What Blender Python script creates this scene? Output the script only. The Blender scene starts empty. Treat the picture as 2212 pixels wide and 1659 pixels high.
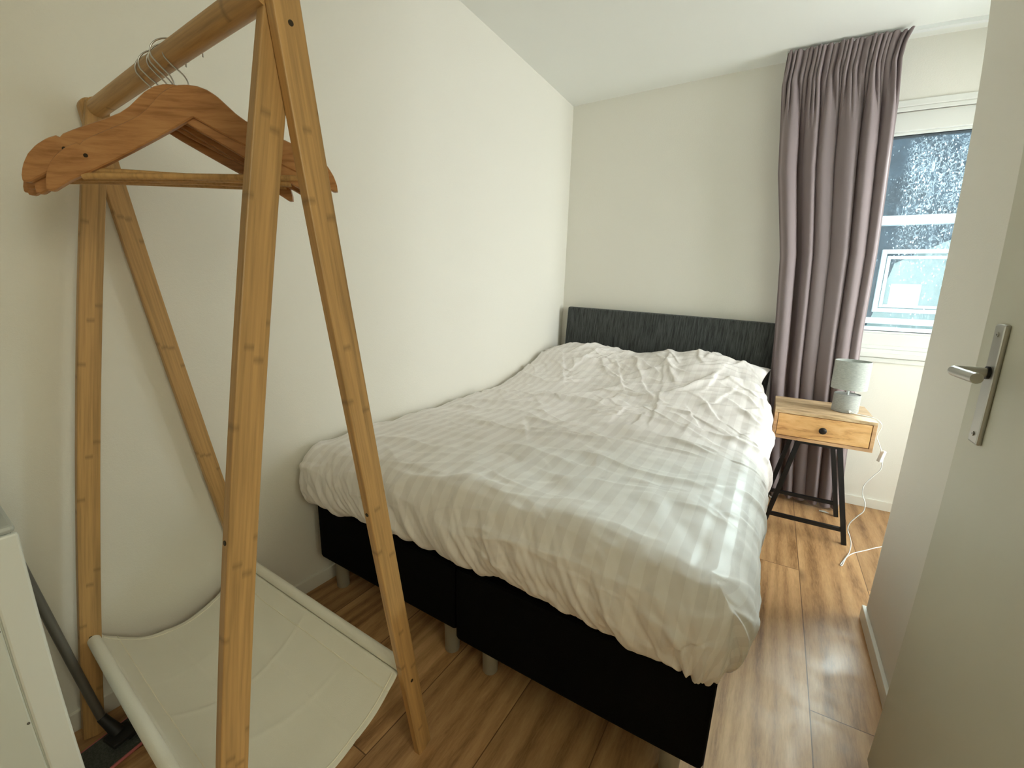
import bpy, bmesh, math, random
import numpy as np
from mathutils import Vector, Matrix

SC = bpy.context.scene
COL = SC.collection
PI = math.pi

# ------------------------------------------------------------------ camera
# room frame: left wall x=0, window wall y=0, floor z=0, metres
CAM_POS = Vector((1.485, -3.164, 1.21))
F, K1, K2 = 900.82, -0.00039, 0.014912          # px, radial terms of the wide lens
cam = bpy.data.cameras.new('camera')
cam_ob = bpy.data.objects.new('camera', cam)
COL.objects.link(cam_ob)
cam_ob.location = CAM_POS
yaw, pitch, roll = 0.547934, 1.363388, 0.027309
cam_ob.matrix_world = Matrix.Translation(CAM_POS) @ (Matrix.Rotation(yaw, 4, 'Z') @ Matrix.Rotation(pitch, 4, 'X') @ Matrix.Rotation(roll, 4, 'Z'))
cam.type = 'PANO'
cam.sensor_width = 36.0
cam.sensor_height = 27.0
cam.sensor_fit = 'HORIZONTAL'
cam.panorama_type = 'FISHEYE_LENS_POLYNOMIAL'
cam.fisheye_fov = math.radians(170)
_mm = 36.0 / 2212.0
_u = np.linspace(0.001, 1.6, 400)
_r = _u * F * _mm
_th = np.arctan(_u * (1 + K1 * _u**2 + K2 * _u**4))
_A = np.stack([_r, _r**2, _r**3, _r**4], 1)
_c = np.linalg.lstsq(_A, _th, rcond=None)[0]
cam.fisheye_polynomial_k0 = 0.0
cam.fisheye_polynomial_k1 = -float(_c[0])
cam.fisheye_polynomial_k2 = -float(_c[1])
cam.fisheye_polynomial_k3 = -float(_c[2])
cam.fisheye_polynomial_k4 = -float(_c[3])
cam.clip_start = 0.02
SC.camera = cam_ob

# ------------------------------------------------------------------ light and exposure
SC.view_settings.view_transform = 'Standard'
SC.view_settings.look = 'None'
SC.view_settings.gamma = 1.0
SC.view_settings.exposure = 1.97
SC.view_settings.use_curve_mapping = False
SKY = .5
w = bpy.data.worlds.new('daylight'); SC.world = w; w.use_nodes = True
bg = w.node_tree.nodes['Background']
bg.inputs['Color'].default_value = (0.90, 0.97, 1.0, 1)
bg.inputs['Strength'].default_value = SKY
SC.cycles.max_bounces = 12
SC.cycles.diffuse_bounces = 8
SC.cycles.use_denoising = True
SC.cycles.sample_clamp_indirect = 12

def area(name, loc, rot, sx, sy, power, color, portal=False):
    l = bpy.data.lights.new(name, 'AREA'); l.shape = 'RECTANGLE'; l.size = sx; l.size_y = sy
    l.energy = power; l.color = color
    o = bpy.data.objects.new(name, l); COL.objects.link(o); o.location = loc; o.rotation_euler = rot
    if portal: l.cycles.is_portal = True
    return o
area('window_daylight', (2.22, 0.16, 1.60), (-PI/2, 0, 0), 1.16, 1.05, 10, (1, 1, 1), portal=True)
# open sky above the house opposite; unseen fill panel, added outside the bay, brightens the left wall
area('sky_daylight', (2.7, 1.7, 3.7), Vector((0, .62, .78)).to_track_quat('Z', 'Y').to_euler(), 5.0, 2.4, 860, (0.91, 1.0, 0.95))
area('bay_fill_added', (3.9, -.55, 1.55), Vector((1, -.05, .05)).to_track_quat('Z', 'Y').to_euler(), 2.3, 1.6, 43, (0.96, 1.0, 0.95))

# unseen fill lamp, added to brighten the near left side through the doorway
area('hall_fill_added', (2.95, -3.22, 1.75), Vector((1, 0, .25)).to_track_quat('Z', 'Y').to_euler(), .7, 1.2, 3.8, (1.0, 1.0, .78))

# ------------------------------------------------------------------ helpers
def link(o, parent=None):
    COL.objects.link(o)
    if parent is not None: o.parent = parent
    return o
def finish(bm, name, m, parent=None, smooth=False, bevel=0, loc=None, rot=None, offset=True, auto=None):
    """link a bmesh written in world coordinates (or local ones when loc is given)"""
    me = bpy.data.meshes.new(name); 
    bmesh.ops.recalc_face_normals(bm, faces=bm.faces)
    bm.to_mesh(me); bm.free()
    o = bpy.data.objects.new(name, me)
    if m: me.materials.append(m)
    if smooth: me.polygons.foreach_set('use_smooth', [True]*len(me.polygons))
    if auto is not None:
        me.polygons.foreach_set('use_smooth', [True]*len(me.polygons))
        me.set_sharp_from_angle(angle=math.radians(auto))
    link(o, parent)
    base = wloc(parent) if parent is not None else Vector((0, 0, 0))
    if loc is not None:
        o.location = Vector(loc) - base
        if rot: o.rotation_euler = rot
    elif parent is not None and offset:
        o.location = -base
    if bevel:
        b = o.modifiers.new('bevel', 'BEVEL'); b.width = bevel; b.segments = 2; b.limit_method = 'ANGLE'; b.angle_limit = math.radians(40)
    return o
def wloc(o):
    v = Vector((0, 0, 0))
    while o is not None:
        v += o.location; o = o.parent
    return v
def box(bm, x0, x1, y0, y1, z0, z1):
    vs = [bm.verts.new((x, y, z)) for x in (x0, x1) for y in (y0, y1) for z in (z0, z1)]
    for f in ((0,1,3,2), (4,6,7,5), (0,4,5,1), (2,3,7,6), (0,2,6,4), (1,5,7,3)):
        bm.faces.new([vs[i] for i in f])
def boxes(*bs):
    bm = bmesh.new()
    for b in bs: box(bm, *b)
    return bm
def tube(bm, pts, r, seg=12, caps=True, radii=None):
    pts = [Vector(p) for p in pts]; rings = []
    up = None
    for i, p in enumerate(pts):
        d = (pts[min(i+1, len(pts)-1)] - pts[max(i-1, 0)]).normalized()
        if up is None:
            up = Vector((0, 0, 1)) if abs(d.z) < .9 else Vector((1, 0, 0))
        n = (up - d*up.dot(d)).normalized(); up = n; b = d.cross(n)
        rr = radii[i] if radii else r
        rings.append([bm.verts.new(p + (n*math.cos(2*PI*k/seg) + b*math.sin(2*PI*k/seg))*rr) for k in range(seg)])
    for a, b in zip(rings, rings[1:]):
        for k in range(seg): bm.faces.new((a[k], a[(k+1) % seg], b[(k+1) % seg], b[k]))
    if caps:
        bm.faces.new(rings[0][::-1]); bm.faces.new(rings[-1])
def lathe(bm, prof, c, seg=48, closed=False):
    c = Vector(c); rings = []
    for r, z in prof:
        if r < 1e-6: rings.append([bm.verts.new(c + Vector((0, 0, z)))])
        else: rings.append([bm.verts.new(c + Vector((r*math.cos(2*PI*k/seg), r*math.sin(2*PI*k/seg), z))) for k in range(seg)])
    prs = list(zip(rings, rings[1:]))
    if closed: prs.append((rings[-1], rings[0]))
    for a, b in prs:
        for k in range(seg):
            k2 = (k+1) % seg
            if len(a) == 1 and len(b) == 1: continue
            if len(a) == 1: bm.faces.new((a[0], b[k2], b[k]))
            elif len(b) == 1: bm.faces.new((a[k], a[k2], b[0]))
            else: bm.faces.new((a[k], a[k2], b[k2], b[k]))
def smooth_path(pts, n=8):
    P = [Vector(p) for p in pts]; out = []
    for i in range(len(P)-1):
        p0, p1, p2, p3 = P[max(i-1, 0)], P[i], P[i+1], P[min(i+2, len(P)-1)]
        for k in range(n):
            t = k/n
            out.append(0.5*((2*p1) + (p2-p0)*t + (2*p0-5*p1+4*p2-p3)*t*t + (3*p1-p0-3*p2+p3)*t**3))
    out.append(P[-1]); return out
def grid_mesh(name, V, m, parent=None, uv=None, solid=0.0):
    """V: (n,m,3) array"""
    n, k = V.shape[:2]
    me = bpy.data.meshes.new(name)
    idx = np.arange(n*k).reshape(n, k)
    q = np.stack([idx[:-1, :-1], idx[1:, :-1], idx[1:, 1:], idx[:-1, 1:]], -1).reshape(-1, 4)
    me.from_pydata(V.reshape(-1, 3).tolist(), [], q.tolist())
    me.polygons.foreach_set('use_smooth', [True]*len(me.polygons))
    if uv is not None:
        l = me.uv_layers.new(name='UVMap')
        l.data.foreach_set('uv', uv.reshape(-1, 2)[q.reshape(-1)].astype(np.float32).ravel())
    if m: me.materials.append(m)
    o = bpy.data.objects.new(name, me); link(o, parent)
    if parent is not None: o.location = -wloc(parent)
    if solid:
        s = o.modifiers.new('thickness', 'SOLIDIFY'); s.thickness = solid; s.offset = 0
    return o
def thing(name, label, cat, loc=(0, 0, 0), group=None):
    o = bpy.data.objects.new(name, None); COL.objects.link(o); o.location = loc; o.empty_display_size = .05
    tag(o, label, cat, group); return o
def tag(o, label, cat, group=None, kind=None):
    o['label'] = label; o['category'] = cat
    if group: o['group'] = group
    if kind: o['kind'] = kind
    return o
def struct(o, label=None, cat=None):
    o['kind'] = 'structure'
    if label: o['label'] = label
    if cat: o['category'] = cat
    return o
# vectorised gradient noise
_rng = np.random.RandomState(7)
_G = _rng.randn(256, 256, 2); _G /= np.linalg.norm(_G, axis=2, keepdims=True)
def pn(x, y):
    xi = np.floor(x).astype(int); yi = np.floor(y).astype(int); xf = x-xi; yf = y-yi
    u = xf**3*(xf*(xf*6-15)+10); v = yf**3*(yf*(yf*6-15)+10)
    def g(a, b, dx, dy):
        gg = _G[a % 256, b % 256]; return gg[..., 0]*dx + gg[..., 1]*dy
    n00 = g(xi, yi, xf, yf); n10 = g(xi+1, yi, xf-1, yf); n01 = g(xi, yi+1, xf, yf-1); n11 = g(xi+1, yi+1, xf-1, yf-1)
    return (n00*(1-u)+n10*u)*(1-v) + (n01*(1-u)+n11*u)*v
def sstep(e0, e1, x):
    t = np.clip((x-e0)/(e1-e0), 0, 1); return t*t*(3-2*t)

# ------------------------------------------------------------------ materials
def lin(r, g, b):
    f = lambda c: (c/255/12.92) if c/255 <= .04045 else ((c/255+.055)/1.055)**2.4
    return (f(r), f(g), f(b), 1)
class M:
    def __init__(s, name, color=(.8, .8, .8, 1), rough=.6, metal=0, spec=.5):
        s.m = bpy.data.materials.new(name); s.m.use_nodes = True
        s.t = s.m.node_tree; s.b = s.t.nodes['Principled BSDF']
        s.b.inputs['Base Color'].default_value = color; s.b.inputs['Roughness'].default_value = rough
        s.b.inputs['Metallic'].default_value = metal; s.b.inputs['Specular IOR Level'].default_value = spec
    def n(s, kind, **kw):
        nd = s.t.nodes.new(kind)
        for k, v in kw.items():
            if k in nd.inputs.keys() if isinstance(k, str) else False: nd.inputs[k].default_value = v
            else: setattr(nd, k, v)
        return nd
    def l(s, a, b): s.t.links.new(a, b)
    def coord(s, out='Object', scale=(1, 1, 1), loc=(0, 0, 0), rot=(0, 0, 0)):
        tc = s.n('ShaderNodeTexCoord'); mp = s.n('ShaderNodeMapping')
        mp.inputs['Scale'].default_value = scale; mp.inputs['Location'].default_value = loc; mp.inputs['Rotation'].default_value = rot
        s.l(tc.outputs[out], mp.inputs['Vector']); return mp.outputs['Vector']
    def noise(s, vec, scale, detail=3, rough=.5, dist=0):
        nd = s.n('ShaderNodeTexNoise'); s.l(vec, nd.inputs['Vector'])
        nd.inputs['Scale'].default_value = scale; nd.inputs['Detail'].default_value = detail
        nd.inputs['Roughness'].default_value = rough; nd.inputs['Distortion'].default_value = dist
        return nd.outputs['Fac']
    def ramp(s, fac, stops):
        nd = s.n('ShaderNodeValToRGB'); s.l(fac, nd.inputs['Fac'])
        e = nd.color_ramp.elements
        while len(e) < len(stops): e.new(.5)
        for x, (p, c) in zip(e, stops): x.position = p; x.color = c
        return nd.outputs['Color']
    def mix(s, fac, a, b, mode='MIX'):
        nd = s.n('ShaderNodeMix'); nd.data_type = 'RGBA'; nd.blend_type = mode
        for sock, v in ((nd.inputs[0], fac), (nd.inputs[6], a), (nd.inputs[7], b)):
            if isinstance(v, (float, int, tuple)): sock.default_value = v
            else: s.l(v, sock)
        return nd.outputs[2]
    def math(s, op, a, b=None):
        nd = s.n('ShaderNodeMath'); nd.operation = op
        for sock, v in zip(nd.inputs, (a, b)):
            if v is None: continue
            if isinstance(v, (float, int)): sock.default_value = v
            else: s.l(v, sock)
        return nd.outputs[0]
    def bump(s, h, strength, dist=.01):
        nd = s.n('ShaderNodeBump'); nd.inputs['Strength'].default_value = strength; nd.inputs['Distance'].default_value = dist
        s.l(h, nd.inputs['Height']); s.l(nd.outputs['Normal'], s.b.inputs['Normal'])
    def col(s, c): s.l(c, s.b.inputs['Base Color'])

def wall_mat(name, c, bump=.25):
    m = M(name, c, .75, spec=.3); v = m.coord('Object')
    a = m.noise(v, 420, 2); b = m.noise(v, 130, 2)
    m.bump(m.math('ADD', a, b), bump, .002)
    return m.m
WALL = wall_mat('wall_paint', (0.81, 0.79, 0.725, 1))
CEIL = wall_mat('ceiling_paint', (0.81, 0.82, 0.785, 1), .1)
TRIM = M('white_trim_paint', (0.80, 0.785, 0.72, 1), .35).m
DOORP = M('door_paint', (0.62, 0.61, 0.51, 1), .45).m
WINP = M('window_paint', (0.74, 0.745, 0.71, 1), .6, spec=.15).m

def bamboo(name, seed, base=(0.48, 0.285, 0.112, 1)):
    m = M(name, rough=.42, spec=.4)
    v = m.coord('Object', loc=(seed*3.1, seed*1.7, seed*.77))
    st = m.coord('Object', scale=(1, 1, .035), loc=(seed, seed, seed))
    g1 = m.noise(st, 220, 3, .6); g2 = m.noise(st, 55, 2)
    dark = tuple(c*.72 for c in base[:3]) + (1,); lite = tuple(min(1, c*1.16) for c in base[:3]) + (1,)
    c = m.ramp(m.math('ADD', m.math('MULTIPLY', g1, .5), m.math('MULTIPLY', g2, .5)), [(.34, dark), (.52, base), (.68, lite)])
    # glued strips with a growth node now and then
    sep = m.n('ShaderNodeSeparateXYZ'); m.l(v, sep.inputs[0])
    strip = m.math('FLOOR', m.math('MULTIPLY', sep.outputs[1], 66.0))
    wn = m.n('ShaderNodeTexWhiteNoise'); wn.noise_dimensions = '1D'; m.l(strip, wn.inputs['W'])
    zz = m.math('ADD', m.math('MULTIPLY', sep.outputs[2], 2.9), m.math('MULTIPLY', wn.outputs['Value'], 7.3))
    wob = m.noise(v, 60, 2)
    fr = m.math('FRACT', m.math('ADD', zz, m.math('MULTIPLY', wob, .018)))
    node = m.math('SUBTRACT', 1.0, m.math('MULTIPLY', m.math('ABSOLUTE', m.math('SUBTRACT', fr, .5)), 42.0))
    node = m.math('MAXIMUM', node, 0.0)
    tone = m.math('MULTIPLY', m.math('SUBTRACT', wn.outputs['Value'], .5), .22)
    hs = m.n('ShaderNodeHueSaturation'); m.l(c, hs.inputs['Color']); m.l(m.math('ADD', tone, 1.0), hs.inputs['Value'])
    c2 = m.mix(m.math('MULTIPLY', node, .55), hs.outputs['Color'], tuple(x*.38 for x in base[:3]) + (1,))
    m.col(c2); m.bump(g1, .15, .001)
    return m.m
BAM = [bamboo('bamboo_%s' % n, s) for n, s in (('warm', 0), ('honey', 1.37), ('pale', 2.91), ('amber', 4.2))]
def hanger_wood():
    m = M('hanger_wood', rough=.35, spec=.45)
    st = m.coord('Object', scale=(.12, 1, 1)); g = m.noise(st, 90, 4, .6, .3)
    m.col(m.ramp(g, [(.3, (.30, .13, .045, 1)), (.5, (.44, .21, .08, 1)), (.7, (.52, .27, .11, 1))]))
    return m.m
HW = hanger_wood()
STEEL = M('hook_steel', (.62, .62, .62, 1), .28, 1).m
BRUSH = M('brushed_steel', (.50, .49, .45, 1), .42, 1).m
BOLT = M('dark_screw', (.05, .035, .02, 1), .5, .6).m

def floor_mat():
    m = M('oak_laminate', rough=.36, spec=.36)
    tc = m.n('ShaderNodeTexCoord'); sep = m.n('ShaderNodeSeparateXYZ'); m.l(tc.outputs['Object'], sep.inputs[0])
    cmb = m.n('ShaderNodeCombineXYZ')
    m.l(m.math('ADD', sep.outputs[1], .99), cmb.inputs[0])
    m.l(m.math('ADD', sep.outputs[0], -1.752 + 2.58), cmb.inputs[1])
    br = m.n('ShaderNodeTexBrick'); m.l(cmb.outputs[0], br.inputs['Vector'])
    br.offset = .5; br.inputs['Scale'].default_value = 1; br.inputs['Brick Width'].default_value = 1.62
    br.inputs['Row Height'].default_value = .258; br.inputs['Mortar Size'].default_value = .0017; br.inputs['Mortar Smooth'].default_value = .2
    br.inputs['Color1'].default_value = (0, 0, 0, 1); br.inputs['Color2'].default_value = (1, 1, 1, 1); br.inputs['Mortar'].default_value = (.5, .5, .5, 1)
    rnd = br.outputs['Color']
    off = m.n('ShaderNodeVectorMath'); off.operation = 'SCALE'; m.l(rnd, off.inputs[0]); off.inputs['Scale'].default_value = 13.0
    add = m.n('ShaderNodeVectorMath'); add.operation = 'ADD'; m.l(tc.outputs['Object'], add.inputs[0]); m.l(off.outputs[0], add.inputs[1])
    mp = m.n('ShaderNodeMapping'); m.l(add.outputs[0], mp.inputs['Vector']); mp.inputs['Scale'].default_value = (1, .12, 1)
    v = mp.outputs['Vector']
    g1 = m.noise(v, 150, 5, .7, .4)
    g2 = m.noise(v, 9, 3, .55, 1.2)
    wv = m.n('ShaderNodeTexWave'); wv.wave_type = 'BANDS'; wv.bands_direction = 'X'; m.l(v, wv.inputs['Vector'])
    wv.inputs['Scale'].default_value = 4.5; wv.inputs['Distortion'].default_value = 14; wv.inputs['Detail'].default_value = 3; wv.inputs['Detail Scale'].default_value = .8
    f = m.math('ADD', m.math('ADD', m.math('MULTIPLY', g1, .36), m.math('MULTIPLY', g2, .52)), m.math('MULTIPLY', wv.outputs['Fac'], .12))
    c = m.ramp(f, [(.32, (.24, .120, .048, 1)), (.48, (.50, .285, .128, 1)), (.66, (.68, .42, .205, 1))])
    # knots
    mk = m.n('ShaderNodeMapping'); m.l(add.outputs[0], mk.inputs['Vector']); mk.inputs['Scale'].default_value = (1, .45, 1)
    vo = m.n('ShaderNodeTexVoronoi'); m.l(mk.outputs['Vector'], vo.inputs['Vector']); vo.inputs['Scale'].default_value = 3.1
    kn = m.n('ShaderNodeMapRange'); m.l(vo.outputs['Distance'], kn.inputs['Value']); kn.inputs['From Min'].default_value = .0; kn.inputs['From Max'].default_value = .11
    kn.inputs['To Min'].default_value = .75; kn.inputs['To Max'].default_value = 0
    c = m.mix(kn.outputs[0], c, (.12, .055, .022, 1))
    hs = m.n('ShaderNodeHueSaturation'); m.l(c, hs.inputs['Color'])
    m.l(m.math('ADD', m.math('MULTIPLY', rnd, .40), .80), hs.inputs['Value'])
    c = m.mix(m.math('MULTIPLY', br.outputs['Fac'], .8), hs.outputs['Color'], (.09, .035, .015, 1))
    m.col(c)
    # dust and smears
    sm = m.noise(m.coord('Object'), 6, 5, .65, .6)
    rr = m.n('ShaderNodeMapRange'); m.l(sm, rr.inputs['Value']); rr.inputs['From Min'].default_value = .35; rr.inputs['From Max'].default_value = .7
    rr.inputs['To Min'].default_value = .38; rr.inputs['To Max'].default_value = .56
    m.l(rr.outputs[0], m.b.inputs['Roughness'])
    m.bump(m.math('SUBTRACT', m.math('MULTIPLY', g1, .12), br.outputs['Fac']), .25, .002)
    return m.m
FLOOR = floor_mat()

def duvet_mat(name='striped_satin_cotton', stripes=True):
    m = M(name, (.83, .79, .75, 1), .6, spec=.4)
    tc = m.n('ShaderNodeTexCoord'); sep = m.n('ShaderNodeSeparateXYZ'); m.l(tc.outputs['UV'], sep.inputs[0])
    fr = m.math('FRACT', m.math('MULTIPLY', sep.outputs[0], 1/.056))
    s = m.math('LESS_THAN', fr, .5)
    m.col(m.mix(s, (.80, .765, .745, 1), (.86, .83, .81, 1)))
    m.l(m.math('SUBTRACT', .66, m.math('MULTIPLY', s, .18)), m.b.inputs['Roughness'])
    v = m.coord('Object'); m.bump(m.noise(v, 35, 3), .12, .006)
    m.b.inputs['Sheen Weight'].default_value = .15
    return m.m
DUVET = duvet_mat()
CANVAS = M('cream_canvas', (.78, .755, .665, 1), .85, spec=.2)
_v = CANVAS.coord('Object'); CANVAS.bump(CANVAS.math('ADD', CANVAS.noise(_v, 900, 1), CANVAS.noise(_v, 12, 4)), .25, .004); CANVAS = CANVAS.m
CANVAS2 = M('cream_canvas_seam', (.80, .76, .64, 1), .85, spec=.2).m

def fabric(name, c1, c2, sc=(1, 1, 1), scale=300, rough=.9, b=.3):
    m = M(name, c1, rough, spec=.2)
    v = m.coord('Object', scale=sc); f = m.noise(v, scale, 4, .7)
    m.col(m.ramp(f, [(.35, c1), (.65, c2)])); m.bump(f, b, .001); m.b.inputs['Sheen Weight'].default_value = .2
    return m.m
HEADF = fabric('charcoal_weave', (.026, .029, .028, 1), (.088, .095, .092, 1), (1, 1, .07), 110, b=.05)
BASEF = fabric('black_weave', (.0022, .0022, .0022, 1), (.005, .005, .0048, 1), (1, 1, 1), 260)
BASEF.node_tree.nodes['Principled BSDF'].inputs['Sheen Weight'].default_value = 0
BASEF.node_tree.nodes['Principled BSDF'].inputs['Specular IOR Level'].default_value = .08
MATF = fabric('dark_mattress_ticking', (.02, .02, .02, 1), (.04, .04, .04, 1))
CURT = M('taupe_curtain', (.235, .190, .196, 1), .7, spec=.25)
_f = CURT.noise(CURT.coord('Object'), 800, 2); CURT.bump(_f, .15, .001); CURT.b.inputs['Sheen Weight'].default_value = .5
CURT.b.inputs['Sheen Roughness'].default_value = .4; CURT.b.inputs['Sheen Tint'].default_value = (.85, .72, .76, 1); CURT = CURT.m
LINING = M('curtain_weight_tape', (.62, .60, .55, 1), .8).m
LINEN = fabric('grey_linen', (.33, .35, .33, 1), (.47, .49, .46, 1), (.25, .25, 1.5), 260)
LINEN2 = fabric('grey_linen_base', (.30, .31, .30, 1), (.42, .43, .41, 1), (.25, .25, 1.5), 260)
WPLAST = M('white_plastic', (.80, .82, .82, 1), .35).m
BLACKM = M('black_metal', (.012, .012, .013, 1), .45, .3).m
KNOB = M('dark_bronze', (.035, .030, .028, 1), .4, .8).m
LEGP = M('bed_leg_plastic', (.36, .34, .28, 1), .5).m
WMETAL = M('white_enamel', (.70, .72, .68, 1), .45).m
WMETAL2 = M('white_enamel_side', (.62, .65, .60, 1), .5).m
GCAP = M('grey_cap', (.42, .44, .42, 1), .5).m
MOPG = fabric('mop_pad_grey', (.04, .045, .035, 1), (.09, .095, .08, 1), (1, 1, 1), 240)
MOPP = M('mop_pink_piping', (.55, .16, .16, 1), .8).m
MOPH = M('mop_handle_grey', (.16, .155, .14, 1), .4, .4).m
MOPJ = M('mop_joint_black', (.012, .012, .012, 1), .6).m
def mango():
    out = []
    for nm, c in (('mango_top', [(.32, (.30, .18, .085, 1)), (.48, (.60, .42, .24, 1)), (.66, (.80, .62, .40, 1))]),
                  ('mango_front', [(.3, (.48, .21, .07, 1)), (.46, (.78, .44, .17, 1)), (.68, (.90, .58, .27, 1))]),
                  ('mango_case', [(.3, (.38, .20, .10, 1)), (.5, (.62, .37, .19, 1)), (.7, (.74, .49, .27, 1))])):
        m = M(nm, rough=.45)
        v = m.coord('Object', scale=(.22, 1, 1), loc=(.3, .2, .1)); f = m.noise(v, 22, 5, .6, 1.4); g = m.noise(v, 150, 3, .6)
        m.col(m.ramp(m.math('ADD', m.math('MULTIPLY', f, .8), m.math('MULTIPLY', g, .2)), c)); m.bump(g, .1, .001)
        out.append(m.m)
    return out
MTOP, MFRONT, MCASE = mango()

# window glass: clear, with rain marks and dust that catch the daylight
def glass_mat():
    m = bpy.data.materials.new('window_glass'); m.use_nodes = True; t = m.node_tree; t.nodes.clear()
    N = t.nodes.new; L = t.links.new
    out = N('ShaderNodeOutputMaterial')
    tr = N('ShaderNodeBsdfTransparent'); tr.inputs['Color'].default_value = (.90, .95, .97, 1)
    gl = N('ShaderNodeBsdfGlossy'); gl.inputs['Roughness'].default_value = .02
    fr = N('ShaderNodeFresnel'); fr.inputs['IOR'].default_value = 1.45
    m1 = N('ShaderNodeMixShader'); L(fr.outputs[0], m1.inputs[0]); L(tr.outputs[0], m1.inputs[1]); L(gl.outputs[0], m1.inputs[2])
    tl = N('ShaderNodeBsdfTranslucent'); tl.inputs['Color'].default_value = (.42, .52, .60, 1)
    tc = N('ShaderNodeTexCoord')
    sep = N('ShaderNodeSeparateXYZ'); L(tc.outputs['Object'], sep.inputs[0])
    mp = N('ShaderNodeMapping'); mp.inputs['Scale'].default_value = (1, 1, .55); L(tc.outputs['Object'], mp.inputs['Vector'])
    def mr(v, a, b, c, d):
        n = N('ShaderNodeMapRange'); n.interpolation_type = 'SMOOTHSTEP'; L(v, n.inputs['Value'])
        for k, x in zip(('From Min', 'From Max', 'To Min', 'To Max'), (a, b, c, d)): n.inputs[k].default_value = x
        return n.outputs[0]
    def mt(op, a, b):
        n = N('ShaderNodeMath'); n.operation = op
        for s, v in zip(n.inputs, (a, b)):
            if isinstance(v, (int, float)): s.default_value = v
            else: L(v, s)
        return n.outputs[0]
    vo = N('ShaderNodeTexVoronoi'); vo.inputs['Scale'].default_value = 75; L(mp.outputs[0], vo.inputs['Vector'])
    spots = mr(vo.outputs['Distance'], .10, .26, 1, 0)
    sel = N('ShaderNodeTexNoise'); sel.inputs['Scale'].default_value = 26; L(tc.outputs['Object'], sel.inputs['Vector'])
    spots = mt('MULTIPLY', spots, mr(sel.outputs['Fac'], .44, .56, 0, 1))
    sw = N('ShaderNodeTexNoise'); sw.inputs['Scale'].default_value = 34; sw.inputs['Detail'].default_value = 5; sw.inputs['Distortion'].default_value = 2.5; L(mp.outputs[0], sw.inputs['Vector'])
    swirl = mr(mt('ABSOLUTE', mt('SUBTRACT', sw.outputs['Fac'], .5), 0), 0, .035, 1, 0)
    big = N('ShaderNodeTexNoise'); big.inputs['Scale'].default_value = 4; L(tc.outputs['Object'], big.inputs['Vector'])
    glare_r = mr(sep.outputs[0], 2.015, 2.07, .12, 1)            # dirt boosted where sun glare falls; the shadow edge is put into density
    dens_z = mr(sep.outputs[2], 1.25, 2.0, .35, 1)
    dens = mt('MULTIPLY', glare_r, dens_z)
    film = mt('MULTIPLY', mr(big.outputs['Fac'], .3, .7, .5, 1), .012)
    dirt = mt('MULTIPLY', dens, mt('ADD', mt('ADD', mt('MULTIPLY', spots, .85), mt('MULTIPLY', swirl, .16)), film))
    m2 = N('ShaderNodeMixShader'); L(dirt, m2.inputs[0]); L(m1.outputs[0], m2.inputs[1]); L(tl.outputs[0], m2.inputs[2])
    L(m2.outputs[0], out.inputs['Surface'])
    return m
GLASS = glass_mat()

# ------------------------------------------------------------------ room shell
H = 2.605
RX = 3.05          # far side wall of the window bay
WX0, WX1, WZ0, WZ1 = 1.64, 2.80, 0.972, 2.245      # frame opening
def slab(name, *b, m=WALL):
    return struct(finish(boxes(*b), name, m))
slab('floor', (-.1, RX+.1, -5.2, .30, -.1, 0), m=FLOOR)
slab('ceiling', (-.1, RX+.1, -5.2, .30, H, H+.12), m=CEIL)
def wx(y): return .025*(1 + y/3.0)               # the left wall runs half a degree off square
def skew(o, f):
    for v in o.data.vertices: v.co.x += f(v.co.y)
    return o
skew(slab('wall_left', (-.1, 0, -5.2, .3, 0, H)), wx)
slab('wall_back', (0, WX0, 0, .3, 0, H), (WX1, RX, 0, .3, 0, H), (WX0, WX1, 0, .3, 0, WZ0), (WX0, WX1, 0, .3, WZ1, H))
slab('wall_right', (RX, RX+.1, -1.232, -1.10, 0, H), (RX, RX+.1, -.10, .3, 0, H), (RX, RX+.1, -1.10, -.10, 2.22, H), (RX, RX+.1, -1.10, -.10, 0, .06))
slab('wall_partition', (1.962, RX+.1, -2.79, -1.232, 0, H), (1.962, RX+.1, -4.2, -3.64, 0, H), (1.962, RX+.1, -3.64, -2.79, 2.14, H))  # last two leave an unseen doorway gap, added for the hall fill lamp
slab('wall_hall', (RX+.1, RX+.2, -3.8, -2.6, 0, H))
slab('wall_front', (-.02, 2.0, -4.3, -4.2, 0, H))
bb = .058
def skirting(name, b):
    return struct(finish(boxes(b), name, TRIM, bevel=.002))
skew(skirting('baseboard_left', (0, .012, -4.2, 0, 0, bb)), wx)
skirting('baseboard_back', (.012, RX, -.012, 0, 0, bb))
skirting('baseboard_right', (1.949, 1.962, -2.79, -1.218, .004, bb))
skirting('baseboard_bay', (1.962, RX, -1.232, -1.218, .004, bb))

# window
wf = bmesh.new()
def rect_frame(bm, x0, x1, z0, z1, w_, y0, y1, wt=None, wb=None):
    wt = w_ if wt is None else wt; wb = w_ if wb is None else wb
    box(bm, x0, x0+w_, y0, y1, z0, z1); box(bm, x1-w_, x1, y0, y1, z0, z1)
    box(bm, x0+w_, x1-w_, y0, y1, z1-wt, z1); box(bm, x0+w_, x1-w_, y0, y1, z0, z0+wb)
win = struct(bpy.data.objects.new('window_1', None)); COL.objects.link(win); win.location = ((WX0+WX1)/2, 0, WZ0)
bm = bmesh.new(); rect_frame(bm, WX0, WX1, WZ0, WZ1, .085, .012, .12, wt=.095, wb=.088)
finish(bm, 'window_frame', WINP, win, bevel=.003)
bm = bmesh.new(); rect_frame(bm, WX0+.085, WX1-.085, WZ0+.088, WZ1-.095, .012, .03, .10); finish(bm, 'glazing_bead', WINP, win, bevel=.002)
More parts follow.
